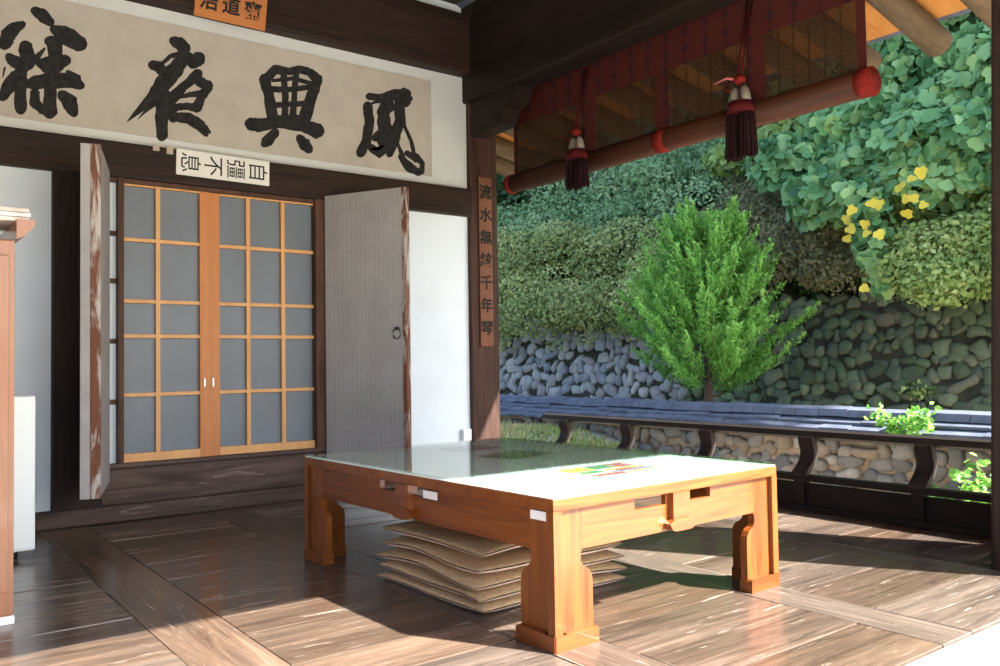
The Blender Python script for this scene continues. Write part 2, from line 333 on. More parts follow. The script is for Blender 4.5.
def hz(x, y):
    d = x-11.0; z = 1.45 if d < .35 else 1.45+(d-.35)*1.15
    return z+.3+(.25*math.sin(x*1.3+y*.7)+.2*math.sin(y*1.9))*min(1, max(0, d-.35)/1.5)
struct(grid('ground', M_soil, 11.32, 24, -6, 34, 40, 90, hz), 'dark soil of the steep planted bank', 'hillside')
# ================================================================ STONE WALLS
def blob(mb, c, r, seed):
    bm = bmesh.new(); bmesh.ops.create_icosphere(bm, subdivisions=2, radius=1); rr = random.Random(seed)
    ph = [rr.uniform(0, 6) for _ in range(6)]
    an = rr.uniform(-.6, .6); ca, sa = math.cos(an), math.sin(an)
    for v in bm.verts:
        k = 1+.16*math.sin(v.co.y*2.6+ph[0])+.14*math.sin(v.co.z*3.1+ph[1])+.08*math.sin(v.co.y*5+v.co.z*4+ph[2])
        s = [math.copysign(abs(q)**.68, q) for q in v.co]
        v.co = Vector((c[0]+s[0]*r[0]*k, c[1]+ca*s[1]*r[1]*k-sa*s[2]*r[2]*k, c[2]+sa*s[1]*r[1]*k+ca*s[2]*r[2]*k))
    mb.bm(bm)
def m_stone(name, stops, bs=.5):
    m, t, b = nm(name); at = t.nodes.new('ShaderNodeAttribute'); at.attribute_name = 'tint'; v = coords(t)
    c = ramp(t, at.outputs['Fac'], stops); n = noise(t, v, 9, 8, .7)
    c = mixc(t, .55, c, ramp(t, n, [(.3, (.3, .3, .3)), (.7, (1, 1, 1))]), 'MULTIPLY')
    t.links.new(c, b.inputs['Base Color']); b.inputs['Roughness'].default_value = .85; bump(t, b, noise(t, v, 25, 8, .7), bs, .02); return m
M_st1 = m_stone('mossy_wall_stone', [(0, (.05, .075, .04)), (.35, (.12, .17, .09)), (.6, (.08, .10, .07)), (.85, (.18, .23, .13)), (1, (.15, .14, .10))])
M_st2 = m_stone('pale_field_stone', [(0, (.14, .13, .12)), (.4, (.26, .24, .21)), (.7, (.28, .21, .15)), (1, (.40, .36, .31))])
M_st3 = m_stone('grey_wall_stone', [(0, (.20, .22, .25)), (.4, (.40, .40, .40)), (.7, (.28, .26, .25)), (1, (.52, .50, .48))])
def stones(mb, x, y0, y1, z0, z1, s, zf=None):
    z = z0; row = 0
    while z < z1:
        h = s*random.uniform(.75, 1.2); y = y0+random.uniform(0, s)
        while y < y1:
            l = s*random.uniform(.6, 1.7)*random.uniform(.8, 1.15); mb.tint = random.random()
            hh = h*random.uniform(.7, 1.15)
            blob(mb, (x+random.uniform(-.02, .04), y+l/2, z+h/2+random.uniform(-.33, .33)*s), (.07, l*.53, hh*.56), random.random()); y += l*1.0
        z += h*.98
rw = MB(); rw.add([(10.93, -6, -.8), (10.93, 34, -.8), (11.25, 34, 1.75), (11.25, -6, 1.75), (11.9, -6, 1.75), (11.9, 34, 1.75)], [(0, 1, 2, 3), (3, 2, 5, 4)])
big = thing('retaining_wall', 'tall mossy dry stone retaining wall under the hanging greenery', 'stone wall'); big['kind'] = 'structure'
rw.build('mortar_core', M_mort, big)
sm = MB(); stones(sm, 0, 2.2, 9.4, 0, 1.75, .185); sm.v = [(v[0]+10.93+max(0, (v[2]+.8))*.125, v[1], v[2]) for v in sm.v]; sm.build('stone_face', M_st1, big, True, True)['label'] = 'greenish mossy stones on the shaded right stretch'
sm = MB(); stones(sm, 0, 9.4, 17, -.1, 1.75, .21); sm.v = [(v[0]+10.93+max(0, (v[2]+.8))*.125, v[1], v[2]) for v in sm.v]; sm.build('stone_face', M_st3, big, True, True)['label'] = 'pale grey rounded stones on the left stretch'
low = thing('garden_wall', 'low mud and stone wall capped with grey roof tiles', 'garden wall', (0, 0, 0)); low['kind'] = 'structure'
MB().box(8.4, -4, -.8, 8.75, 17, .10).build('mud_core', M_mud, low)
sm = MB(); stones(sm, 8.385, -1, 16, -.72, -.02, .17); sm.build('stone_face', M_st2, low, True, True)
cp = MB()
for k in range(3):                            # three overlapping tile courses on the near slope, ridge on top
    y = -4
    while y < 17:
        l = random.uniform(.30, .36); j = random.uniform(-.012, .012); x0 = 8.18+k*.10; z0 = .13+k*.065+j
        cp.add([(x0, y, z0), (x0, y+l-.006, z0), (x0+.20, y+l-.006, z0+.07), (x0+.20, y, z0+.07), (x0, y, z0-.028), (x0, y+l-.006, z0-.028), (x0+.2, y+l-.006, z0+.04), (x0+.2, y, z0+.04)], [(0, 1, 2, 3), (7, 6, 5, 4), (0, 4, 5, 1), (1, 5, 6, 2), (2, 6, 7, 3), (3, 7, 4, 0)]); y += l
        
cp.build('coping_tiles', M_tile, low)
rg = MB(); y = -4
while y < 17:
    l = random.uniform(.28, .34); j = random.uniform(-.01, .01)
    pts = [(8.44, .30), (8.48, .375), (8.57, .405), (8.66, .375), (8.70, .30)]
    rg.prism(pts, lambda u, v, t: (u, t, v+j), y, y+l-.008); y += l
rg.build('ridge_tiles', M_tile, low); MB().box(8.5, -4, .1, 8.95, 17, .28).build('coping_back', M_tile, low)
# ================================================================ DOORS
def lattice(name, x0, x1, lab, cols, y, stL, stR, hx):
    d = thing(name, lab, 'lattice door', (x0, y, .352)); d['kind'] = 'structure'; W = x1-x0; H = 1.765
    b = MB().box(0, -.018, 0, W, .018, .055, .003).box(0, -.018, H-.012, W, .018, H, .002)
    b.build('rail', M_lat, d)
    s = MB()
    if stL: s.box(0, -.02, 0, stL, .02, H, .003)
    if stR: s.box(W-stR, -.02, 0, W, .02, H, .003)
    s.build('stile', M_stile, d)
    l = MB()
    for c in cols: l.box(c-.014-x0, -.014, .05, c+.014-x0, .010, H, .002)
    for z in (.775, 1.148, 1.37, 1.762): l.box(0, -.013, z-.352-.012, W, .009, z-.352+.012, .002)
    l.build('lattice', M_lat, d); box('pane', M_pane, (.002, .012, .02), (W-.002, .016, H-.01), d, 0)
    if hx is not None:
        h = MB().box(hx-.006-x0, -.03, .46, hx+.006-x0, -.018, .52, .003); h.build('handle', M_steel, d)
    return d
lattice('door_1', 1.318, 1.872, 'left sliding lattice door with blue grey panes', (1.532,), WY+.0, 0, .075, 1.825)
lattice('door_2', 1.873, 2.616, 'right sliding lattice door with blue grey panes', (2.133, 2.385), WY+.01, .06, 0, 1.885)
def leaf(name, lab, hinge, tip, slats, ring, z0=.24, z1=2.16, ext=()):
    a = Vector(hinge); v = Vector(tip)-a; W = v.length; ang = math.atan2(v.y, v.x)
    d = thing(name, lab, 'door leaf', (a.x, a.y, z0), ang); d['kind'] = 'structure'; H = z1-z0
    box('paper_panel', M_doorp, (.0, -.022, .0), (W-.018, .022, H), d, .004)
    sl_ = MB()
    for k in range(1, 16): sl_.box(.012+k*(W-.05)/16-.004, -.0238, .03, .012+k*(W-.05)/16+.004, -.02, H-.03, .001)
    for z in (.28, .32, .9, .95, 1.55, 1.6): sl_.box(.01, -.0232, z, W-.03, -.02, z+.012, .001)
    sl_.build('lattice_ribs', M_doorp, d)
    box('edge_stile', wood('worn_door_edge', (.10, .04, .022), (.20, .09, .06), 'Z', .8, 9, .6, worn=((.46, .44, .41), .47), stretch=4), (W-.02, -.026, 0), (W+.012, .026, H), d, .003)
    return d, W, H
d, W, H = leaf('door_3', 'open right door leaf papered in grey with an iron ring', (2.695, 5.64), (3.01, 5.05), 1, 1, .2, 2.17)
rr = MB(); rr.tube([(W-.055+.03*math.sin(a), -.045, .955+.035*math.cos(a)) for a in [i*math.pi/8 for i in range(17)]], .004, 6); rr.tube([(W-.055, -.02, .99), (W-.055, -.05, .99)], .012, 8)
rr.build('ring_pull', M_iron, d, True)
d, W, H = leaf('door_4', 'open left door leaf seen almost edge on', (1.205, 5.62), (1.012, 4.96), 1, 0, .25, 2.165)
bk = MB(); bk.box(W-.10, -.075, 0, W+.010, -.026, H, .004); bk.build('back_stile', M_doorp, d)
lt = MB(); lt.tube([(W-.06, -.022, 1.03), (W-.06, -.055, 1.03)], .014, 10); lt.tube([(W-.06, -.05, 1.03), (W-.06, -.058, 1.0), (W-.06, -.05, .97)], .008, 8); lt.tube([(W-.06, -.022, .95), (W-.06, -.05, .95)], .008, 8)
lt.build('latch', M_steel, d, True)
# ================================================================ SCROLL, SIGNS
def flat(name, polys, y, mat, parent=None, th=.002):
    mb = MB()
    for p in polys: mb.prism([(q[0], q[2]) for q in [onY(px, py, WY) for px, py in p]], lambda u, v, t: (u, t, v), y-th, y)
    return mb.build(name, mat, parent)
scr = thing('calligraphy_scroll', 'long beige paper scroll with four large black brushed characters', 'scroll', (1.5, WY-.004, 2.42))
p = MB().box(-2.6, -.006, .02, 2.14, .0, .79); p.build('paper', M_paper, scr)
def strokes(defs, sc, ox, oy):
    mb = MB(); rr = random.Random(3)
    def add_poly(pts2):
        q = [onY(ox+x/sc, oy+y/sc, WY) for x, y in pts2]
        mb.prism([(a[0]-1.5, a[2]-2.42) for a in q], lambda u, v, t: (u, t, v), -.0078-rr.uniform(0, .0006), -.006)
    for s in defs:
        # resample
        P = []
        for i in range(len(s)-1):
            for k in range(4):
                t = k/4; P.append([s[i][j]*(1-t)+s[i+1][j]*t for j in range(3)])
        P.append(list(s[-1])); n = len(P); L = []; R_ = []
        for i, (x, y, w_) in enumerate(P):
            dx = P[min(i+1, n-1)][0]-P[max(i-1, 0)][0]; dy = P[min(i+1, n-1)][1]-P[max(i-1, 0)][1]; l = math.hypot(dx, dy) or 1
            nx, ny = -dy/l, dx/l; a = w_/2*rr.uniform(.88, 1.08); b = w_/2*rr.uniform(.88, 1.08)
            L.append((x+nx*a, y+ny*a)); R_.append((x-nx*b, y-ny*b))
        dx = P[0][0]-P[1][0]; dy = P[0][1]-P[1][1]; l = math.hypot(dx, dy) or 1; w0 = P[0][2]; w1 = P[-1][2]
        def arc(c, d_, w_, L0):
            th = math.atan2(d_[1], d_[0]); return [(c[0]+w_/2*.8*math.cos(th+a), c[1]+w_/2*.8*math.sin(th+a)) for a in L0]
        ex = P[-1][0]-P[-2][0]; ey = P[-1][1]-P[-2][1]
        pts = L+arc(P[-1], (ex, ey), w1, (.9, .35, -.35, -.9))+R_[::-1]+arc(P[0], (dx, dy), w0, (.9, .35, -.35, -.9))
        add_poly(pts)
    return mb
G = [
 ([[(160,52,42),(200,75,66),(242,112,40)],[(108,118,36),(70,135,62),(38,170,74),(20,215,66)],[(250,140,40),(310,170,88),(385,215,74)],
   [(118,222,70),(130,262,72),(100,340,60),(95,420,62),(98,525,58)],[(38,270,38),(65,295,62),(110,305,60)],[(212,232,10),(175,275,34),(135,320,40)],[(22,325,12),(12,368,6)],
   [(75,360,60),(45,405,72),(10,465,48)],[(130,400,50),(60,395,40)],[(228,198,50),(262,205,60)],[(258,200,72),(262,270,74),(255,330,80)],[(190,305,52),(250,300,70),(315,290,58)],[(215,325,60),(290,320,40)],
   [(150,400,66),(230,385,84),(330,385,74),(385,410,44)],[(320,345,24),(365,380,50)],[(238,430,62),(235,540,72)],[(165,440,46),(162,490,50),(200,525,44),(240,548,34)],[(290,450,46),(330,490,80),(350,540,50)]],4.758,0,0),
 ([[(268,108,50),(305,125,72),(340,150,50)],[(315,160,40),(350,205,70)],[(405,195,72),(370,225,70)],[(160,232,50),(205,245,62)],[(205,265,42),(165,225,30)],[(215,225,20),(255,188,24),(300,180,34)],
   [(350,185,50),(300,230,80),(250,290,95),(205,345,85),(165,400,62)],[(270,250,60),(205,360,60)],[(165,395,60),(105,450,32),(35,522,5)],[(150,425,40),(75,490,14),(40,520,4)],[(195,415,28),(120,478,14),(90,510,4)],
   [(222,380,78),(212,500,70),(212,600,60)],[(400,275,52),(340,330,50),(255,395,38)],[(385,300,60),(425,330,50),(450,340,62)],[(450,345,58),(415,395,46),(390,455,58)],[(345,330,26),(300,390,30),(255,430,40)],
   [(300,400,16),(350,385,26),(420,380,40)],[(270,450,40),(340,445,40),(390,450,46)],[(255,400,44),(270,510,50)],[(270,500,46),(350,505,62),(410,545,58),(440,590,28)],[(430,555,40),(460,580,12)]],5.125,120,20),
 ([[(112,262,40),(128,320,36),(142,400,40)],[(112,270,34),(150,232,32),(185,238,26)],[(190,240,26),(225,232,26),(262,240,26)],[(262,240,26),(290,268,38)],[(288,268,36),(268,330,40),(240,410,42)],
   [(176,245,24),(182,320,22),(180,410,24)],[(218,245,22),(212,320,20),(206,410,26)],[(130,298,22),(190,300,20),(262,292,18)],[(130,352,20),(250,345,20)],[(140,270,12),(210,262,16),(270,280,14)],[(140,395,22),(240,395,26)],
   [(62,412,40),(90,418,46),(160,408,42),(240,418,42),(292,438,52)],[(150,440,30),(122,470,40),(112,480,30)],[(228,458,26),(245,480,44),(262,500,30)]],3.328,230,0),
 ([[(455,352,34),(462,410,34),(452,470,32),(432,512,34)],[(458,322,24),(500,325,22),(545,310,26),(590,312,28)],[(575,300,20),(595,330,24),(580,350,24)],[(470,345,8),(500,335,18),(560,325,20)],
   [(525,350,50),(505,375,40),(520,410,30)],[(560,330,34),(562,400,34),(545,460,40),(528,515,26)],[(505,395,40),(515,430,50),(505,480,34)],[(480,460,30),(530,440,60)],[(465,490,26),(495,515,26),(520,490,26)],
   [(572,350,12),(578,420,12),(600,470,12),(612,520,14)],[(556,420,12),(556,480,10),(575,530,16),(610,565,26)],[(585,510,20),(620,530,28)],[(565,520,20),(590,560,26),(628,575,26)],[(615,520,24),(638,545,18),(635,575,18)]],3.328,230,0)]
for g, sc, ox, oy in G: strokes(g, sc, ox, oy).build('brushed_character', M_ink, scr)
def text(name, body, size, mat, parent, loc, rot, ext=.0012, off=.0):
    c = bpy.data.curves.new(name, 'FONT'); c.body = body; c.size = size; c.extrude = ext; c.align_x = 'CENTER'; c.align_y = 'CENTER'; c.offset = off; c.resolution_u = 3
    t = bpy.data.objects.new(name, c); COL.objects.link(t); bpy.context.view_layer.update()
    me = bpy.data.meshes.new_from_object(t.evaluated_get(bpy.context.evaluated_depsgraph_get())); bpy.data.objects.remove(t)
    o = link(name, me, mat, parent); o.location = loc; o.rotation_euler = rot; return o
sg = thing('paper_sign', 'small white paper sign with four sideways black characters under scroll', 'sign', (1.947, WY-.062, 2.285)); sg.rotation_euler = (0, .012, 0)
box('board', M_sign, (-.315, -.006, -.085), (.315, 0, .085), sg, .001)
for k, ch in enumerate('自彊不息'): text('character', ch, .14, M_ink, sg, (.222-k*.152, -.0068, 0), (math.pi/2, math.pi/2, 0), off=.0)

for q in ((-.375, -.004, .04, -.335, 0, .09), (-.46, -.004, .05, -.42, 0, .085)): MB().box(*q).build('paper_scrap', plain('torn_paper', (.4, .34, .28), .9), sg)
pq = thing('wooden_plaque', 'orange wooden name board with three black characters on top beam', 'plaque', (1.97, WY-.125, 3.345)); pq.rotation_euler = (.22, 0, 0)
box('board', M_plaqo, (-.24, -.02, -.085), (.245, 0, .16), pq, .004)
for k, ch in enumerate('浩道齋'): text('character', ch, .125, M_ink, pq, (-.15+k*.15, -.0215, .02), (math.pi/2, 0, 0), off=.003)
vp = thing('vertical_plaque', 'narrow brown plaque with seven brushed characters hung on the corner post', 'plaque', (4.125, WY-.048, 1.08))
box('board', M_plaq, (-.065, -.016, 0), (.065, 0, 1.40), vp, .003)
for k, ch in enumerate('流水無絃千年琴'): text('character', ch, .125, M_ink, vp, (0, -.0172, 1.27-k*.188), (math.pi/2, 0, 0), off=.0035)
sw = tag(box('switch_box', M_lbl, (3.885, WY-.05, .31), (3.965, WY, .41), None, .006), 'small white switch box low on plaster beside corner post', 'switch')
# ================================================================ LOW TABLE
TL, TW, TH = 1.27, 1.81, .5
tb = thing('low_table', 'large low oak table with glass top standing on the wooden floor', 'table', (1.808, 2.12, 0), .033)
MB().box(0, 0, .455, TL, TW, .497, .004).build('top_frame', M_tab, tb)
box('tabletop_panel', M_tape, (.004, .004, .497), (TL-.004, TW-.004, .500), tb, 0)
box('glass_sheet', M_glass, (.003, .003, .5035), (TL-.003, TW-.003, .510), tb, .0015)
fm = MB()
for (a, b) in (((.02, .0), (TL-.02, .0)),): pass
def side(L, k):
    """k: 0 front short side, 1 left long side, 2 back short side, 3 right long side"""
    def fn(u, v, t):                          # u along the side, v up, t inward from the face
        return {0: (u, t, v), 1: (t, u, v), 2: (u, TW-t, v), 3: (TL-t, u, v)}[k]
    return fn
def legprof(m):                               # inner edge of the leg panel, going down
    return [(.145, .315), (.139, .30), (.138, .275), (.15, .258), (.175, .243), (.19, .222), (.193, .20), (.193, .05)]
for k, L in ((0, TL), (1, TW), (2, TL), (3, TW)):
    fn = side(L, k); c = L/2; sk_ = .0 if k in (0, 2) else .0; rot = c+.015
    ma = M_tab if k in (0, 2) else M_tabd; mz = M_tabz if k in (0, 2) else M_tabzd
    ap = MB(); s1 = (c-.225, c-.055) if k in (0, 2) else (c+.045, c+.215); s2 = (c+.065, c+.21) if k in (0, 2) else (c-.125, c-.03)
    slots = sorted([s1, s2]); x = .145
    for a, b in slots+[(L-.145, L-.145)]:
        ap.prism([(x, .315), (a, .315), (a, .456), (x, .456)], fn, .019, .040)
        if b > a: ap.prism([(a, .315), (b, .315), (b, .413), (a, .413)], fn, .019, .040)
        x = b
    ap.build('apron', ma, tb)
    bk_ = MB(); bk_.prism([(c-.04, .345), (c+.055, .345), (c+.055, .456), (c-.04, .456)], fn, -.006, .04)
    bk_.prism([(c-.055, .322), (c-.035, .315), (c+.05, .315), (c+.07, .322), (c+.085, .345), (c+.055, .36), (c-.04, .36), (c-.07, .345)], fn, -.014, .05)
    bk_.build('centre_bracket', ma, tb)
for (cx, cy) in ((0, 0), (1, 0), (0, 1), (1, 1)):
    g = MB(); g2 = MB(); g.cur = 0
    for k in ((0 if cy == 0 else 2), (1 if cx == 0 else 3)):
        L = TL if k in (0, 2) else TW; fn = side(L, k); flip = (cx == 1) if k in (0, 2) else (cy == 1)
        U = (lambda u: L-u) if flip else (lambda u: u)
        g.cur = 0 if k in (0, 2) else 1
        for a, b in zip(legprof(1)[:-1], legprof(1)[1:]):
            g.prism([(U(.03), b[1]), (U(b[0]), b[1]), (U(a[0]), a[1]), (U(.03), a[1])], fn, .019, .05)
        g.prism([(U(.03), .315), (U(.145), .315), (U(.145), .456), (U(.03), .456)], fn, .019, .040)
        g.prism([(U(0), .05), (U(.036), .05), (U(.036), .456), (U(0), .456)], fn, .0005, .036)      # corner stile
        g2.cur = g.cur; g2.prism([(U(0), 0), (U(.197), 0), (U(.197), .045), (U(.190), .053), (U(0), .053)], fn, -.004, .055)
    lg = g.build('leg', [M_tabz, M_tabzd], tb)
    g2.build('foot_block', [M_tab, M_tabd], lg)
for a, b, z in ((.68, .775, .415), (.045, .125, .42)):
    o = box('label', M_lbl, (.008, a, z), (.0115, b, z+.03), tb, .0); o['label'] = 'white paper label stuck on the side'
# printed sheets under the glass
def world_t(u, v): c, s = math.cos(.033), math.sin(.033); return (1.808+u*c-v*s, 2.12+u*s+v*c)
fx, fy = 2.47, 2.54
fp = thing('flag_print', 'printed sheet of coloured stripes lying under the glass at the sunny end', 'print', (fx, fy, .5), .033)
box('paper', M_lbl, (-.2, -.14, .0), (.2, .14, .0008), fp, 0)
sc_ = [((.5, .02, .03), -.19, -.13, -.02, -.09), ((.75, .55, .02), -.19, .02, -.05, .12), ((.02, .25, .08), -.04, .03, .08, .12), ((.45, .01, .03), .09, .02, .19, .12), ((.02, .08, .45), -.05, -.08, .19, -.05), ((.8, .6, .03), -.0, -.12, .19, -.095), ((.02, .3, .12), -.19, -.05, -.07, .0), ((.75, .5, .03), -.04, -.03, .19, .0), ((.55, .04, .03), .0, -.045, .17, -.03)]
for i, (c, a, b, c2, d2) in enumerate(sc_): box('stripe', plain('print_colour_%s' % 'abcdefghi'[i], c, .5, .02, 5, 0), (a, b, .0009), (c2, d2, .0014), fp, 0)
wx, wy = 2.53, 3.25
pp = thing('garden_print', 'dark green photograph lying under the glass in the table middle', 'print', (wx, wy, .5), .3)
box('picture', plain('foliage_photo', (.12, .15, .07), .5, .45, 14, 0), (-.16, -.12, 0), (.16, .12, .0008), pp, 0)
qq = thing('framed_print', 'grey sheet with dark border lying under the glass near the far end', 'print', (2.55, 3.66, .5), .033)
box('border', plain('dark_print_border', (.05, .05, .06), .5, .05, 5, 0), (-.13, -.10, 0), (.13, .10, .0008), qq, 0); box('picture', plain('grey_print', (.35, .38, .40), .5, .05, 5, 0), (-.11, -.085, .0008), (.11, .085, .0012), qq, 0)
# ================================================================ CUSHIONS
CL = ['topmost floor cushion of the tan stack under the table', 'second cushion from the top of the tan stack', 'middle cushion of the five in the tan stack', 'second cushion from the bottom of the tan stack', 'bottom floor cushion of the tan stack resting on the floor']
N = 22; zb = 0.0
def corner_droop(u, v): return (abs(u)*abs(v))**3
for k in range(5):
    rr = random.Random(20+k); ph = [rr.uniform(0, 6.28) for _ in range(8)]
    hs = .385+rr.uniform(-.01, .012); zc = .012+k*.051
    def surf(u, v, top):
        eu = 1-abs(u)**9; evv = 1-abs(v)**9; th = .0235*(.78+.22*(1-u*u)*(1-v*v))*max(0, (eu*evv))**.42
        wob = (.010*math.sin(2.2*u+ph[0]+v)+.008*math.sin(2.8*v+ph[1])+.004*math.sin(5*u+4*v+ph[2]))*(.5+.5*k/4)
        base = zc+wob*(1 if k else .4)-.010*abs(u*v)**2*(k > 0)+.004*(k == 4)*(1-u*u)*(1-v*v)*6
        pin = 1-.035*(1-abs(v)**2)*(abs(u)**6)
        pin2 = 1-.035*(1-abs(u)**2)*(abs(v)**6)
        x = u*hs*pin+.006*math.sin(3*v+ph[3]); y = v*hs*pin2+.006*math.sin(3*u+ph[4])
        z = base+(.006+th*.8 if top else .006-th*1.25)
        return (x, y, max(z, .002+.003*(1-abs(u)) if k == 0 else z))
    mb = MB()
    for top in (1, 0):
        mb.cur = 0 if top else 1
        EN = lambda i: math.sin((-1+2*i/N)*math.pi/2)*.999
        vs = [surf(EN(i), EN(j), top) for j in range(N+1) for i in range(N+1)]
        fs = [(j*(N+1)+i, j*(N+1)+i+1, (j+1)*(N+1)+i+1, (j+1)*(N+1)+i) for j in range(N) for i in range(N)]
        mb.add(vs, fs)
    c = mb.build('floor_cushion', [M_cush, M_cushu], None, True)
    c.location = (2.235+rr.uniform(-.012, .012), 2.99+rr.uniform(-.015, .015), 0); c.rotation_euler = (0, 0, rr.uniform(-.03, .03))
    tag(c, CL[4-k], 'cushion', 'stack of tan floor cushions')
# ================================================================ RAILING
RX = 4.69
rl = thing('veranda_railing', 'dark low wooden railing with curved balusters along the garden side', 'railing', (RX, 3.7, 0))
def rbox(n, m, a, b, bev=.005): return box(n, m, (a[0]-RX, a[1]-3.7, a[2]), (b[0]-RX, b[1]-3.7, b[2]), rl, bev)
tr_ = MB(); tr_.prism([(4.755, .452), (4.775, .485), (4.815, .495), (4.85, .48), (4.855, .452), (4.83, .435), (4.78, .435)], lambda u, v, t: (u-RX, t-3.7, v), 1.25, 5.72); tr_.build('top_rail', M_rail, rl)
rbox('middle_rail', M_rail, (4.655, 1.3, .185), (4.75, 5.68, .222)); rbox('bottom_rail', M_rail, (4.66, 1.3, 0), (4.73, 5.68, .035))
rbox('skirting_board', M_rail, (4.69, 1.3, .03), (4.71, 5.68, .172))
for y in (5.43, 4.70, 3.92, 3.12, 2.38, 1.62):
    b = MB(); n = 9; ol = []; orr = []
    for i in range(n):
        t = i/(n-1); x = 4.70+.11*t+.035*math.sin((t-.15)*math.pi*1.7); wv = .045-.012*math.sin(t*math.pi)
        z = .215+(.235)*t; ol.append((x-wv/2-.006, z)); orr.append((x+wv/2+.006, z))
    for i in range(n-1): b.prism([ol[i], orr[i], orr[i+1], ol[i+1]], lambda u, v, t: (u-RX, t-3.7, v), y-.05, y+.05)
    b.build('baluster', M_bal, rl)
    rbox('panel_post', M_rail, (4.665, y-.035, .03), (4.735, y+.035, .19), .004)
# ================================================================ BLIND AND TASSELS
BX = 4.245
bl = thing('rolled_blind', 'half rolled brown bamboo blind with red brocade border hanging from beam', 'blind', (BX, 3.83, 3.13))
Y0, Y1 = 2.36, 5.39; BT = 3.13; BB = 2.40
def bb(n, m, y0, y1, z0, z1, x0=0., x1=.004, par=None): return box(n, m, (x0, y0-3.83, z0-BT), (x1, y1-3.83, z1-BT), par or bl, 0)
bb('screen', M_screen, Y0+.03, Y1-.03, BB, BT, .003, .005)
bb('border_band', M_bord, Y0, Y1, 2.86, BT, -.003, .002)
for y, wd in ((Y0, .05), (Y1-.05, .05)): bb('side_trim', M_bord, y, y+wd, BB, 2.86, -.003, .003)
for y in (4.49, 3.79, 3.055): bb('vertical_strip', M_bord, y-.06, y+.06, BB+.05, 2.86, -.004, .002)
r_ = MB().tube([(0, Y0-.03-3.83, BB-BT), (0, Y1+.05-3.83, BB-BT)], .075, 20); r_.build('roll', wood('rolled_bamboo', (.036, .011, .005), (.08, .025, .010), 'Y', .6, 30, .4), bl, True)
for y, l in ((Y0-.035, .075), (3.79-.05, .09), (Y1+.005, .05)):
    MB().tube([(0, y-3.83, BB-BT), (0, y+l-3.83, BB-BT)], .078, 20).build('red_wrap', M_redb, bl, True)
box('hanging_rod', M_iron, (-.012, Y0-3.86, .0), (.012, Y1-3.8, .02), bl, .004)
def tassel(y, ztop, zb, lab, bow):
    x = BX-.13; t = thing('tassel', lab, 'tassel', (x, y, zb), 0, 'dark red tassels on the blind'); H = ztop-zb
    t.scale = (1.35, 1.35, 1); cordtop = 3.09-zb
    for s in (-1, 1): MB().tube([(.09, s*.012, cordtop), (.02, s*.012, H+.15), (0, s*.008, H+.02)], .005, 6).build('cord', M_red, t, True)
    k = MB(); bm = bmesh.new(); bmesh.ops.create_icosphere(bm, subdivisions=2, radius=.028); k.bm(bm, Matrix.Translation((0, 0, H+.0)))
    k.tube([(0, 0, H), (0, .05, H+.02), (0, .07, H-.03), (0, .045, H-.06)], .008, 6)
    k.build('knot', M_redb, t, True)
    if bow: MB().tube([(0, 0, H), (-.01, .06, H+.03), (-.01, .13, H+.02)], [.008, .007, .003], 6).build('bow_end', plain('pink_ribbon', (.7, .18, .2), .7), t, True)
    for s in (-1, 1):
        MB().tube([(0, s*.022, H-.04), (0, s*.026, H-.06), (0, s*.03, H-.10), (0, s*.032, H-.145)], [.008, .018, .022, .024], 10).build('cap', M_cap, t, True)
        th = MB(); n = 34
        for i in range(n):
            a = 2.4*i; r = .034*math.sqrt(i/n); px_, py_ = r*math.cos(a), r*math.sin(a)
            e = random.uniform(-.01, .02)
            th.tube([(px_*.6, s*.03+py_*.6, H-.14), (px_*1.0, s*.034+py_, H-.25), (px_*1.2, s*.036+py_*1.2, max(.0, e))], [.006, .006, .005], 5)
        th.build('thread_skirt', M_tas, t, True)
    b = MB().tube([(0, -.004, H-.135), (0, -.004, H-.2)], [.055, .06], 16, True); b.build('thread_collar', M_red, t, True)
    return t
tassel(4.50, 2.60, 2.19, 'left dark red tassel hanging before the rolled blind near corner post', 0)
tassel(3.075, 2.585, 2.12, 'right dark red tassel tied with a pink bow before the rolled blind', 1)
# ================================================================ CABINET, FRIDGE
cb = thing('wooden_cabinet', 'reddish brown wooden cabinet cut off by left picture edge', 'cabinet', (.465, 3.66, 0))
box('body', M_cab, (-.62, 0, .03), (0, .42, 1.44), cb, .006)
cn = MB(); cn.prism([(0, 1.44), (.025, 1.45), (.06, 1.49), (.062, 1.515), (0, 1.515)], lambda u, v, t: (u, t, v), -.04, .46); cn.build('cornice', M_cab, cb)
box('door', M_cab, (-.58, -.012, .12), (-.02, .0, 1.38), cb, .004)
box('plinth', M_lbl, (-.62, -.003, 0), (.003, .42, .03), cb, .002)
for z in (.62, .83): box('hinge', M_iron, (-.002, .395, z), (.008, .42, z+.07), cb, .002)
for k, (lab, c) in enumerate((('lowest of three pale boards piled on the cabinet', (.62, .56, .5)), ('middle of three pale boards piled on the cabinet', (.72, .68, .64)), ('topmost of three pale boards piled on the cabinet', (.5, .42, .36)))):
    b = box('thin_board', plain('board_%s' % 'abc'[k], c, .7), (-.5, -.15, 0), (.0, .15, .016), None, .003); b.location = (.515+.006*(k % 2), 3.83, 1.516+k*.0175); tag(b, lab, 'board', 'boards piled on the cabinet')
fg = thing('small_fridge', 'small white fridge standing behind the wooden cabinet', 'fridge', (.325, 4.84, 0))
box('body', M_frid, (0, .06, .05), (.345, .5, .815), fg, .012); box('door', M_frid, (0, 0, .04), (.385, .055, .815), fg, .012)
box('seal', M_black, (.005, .054, .06), (.36, .062, .80), fg, 0); 
for q in (.1, .45): MB().tube([(.3, q, 0), (.3, q, .05)], .02, 10).build('foot', M_black, fg)
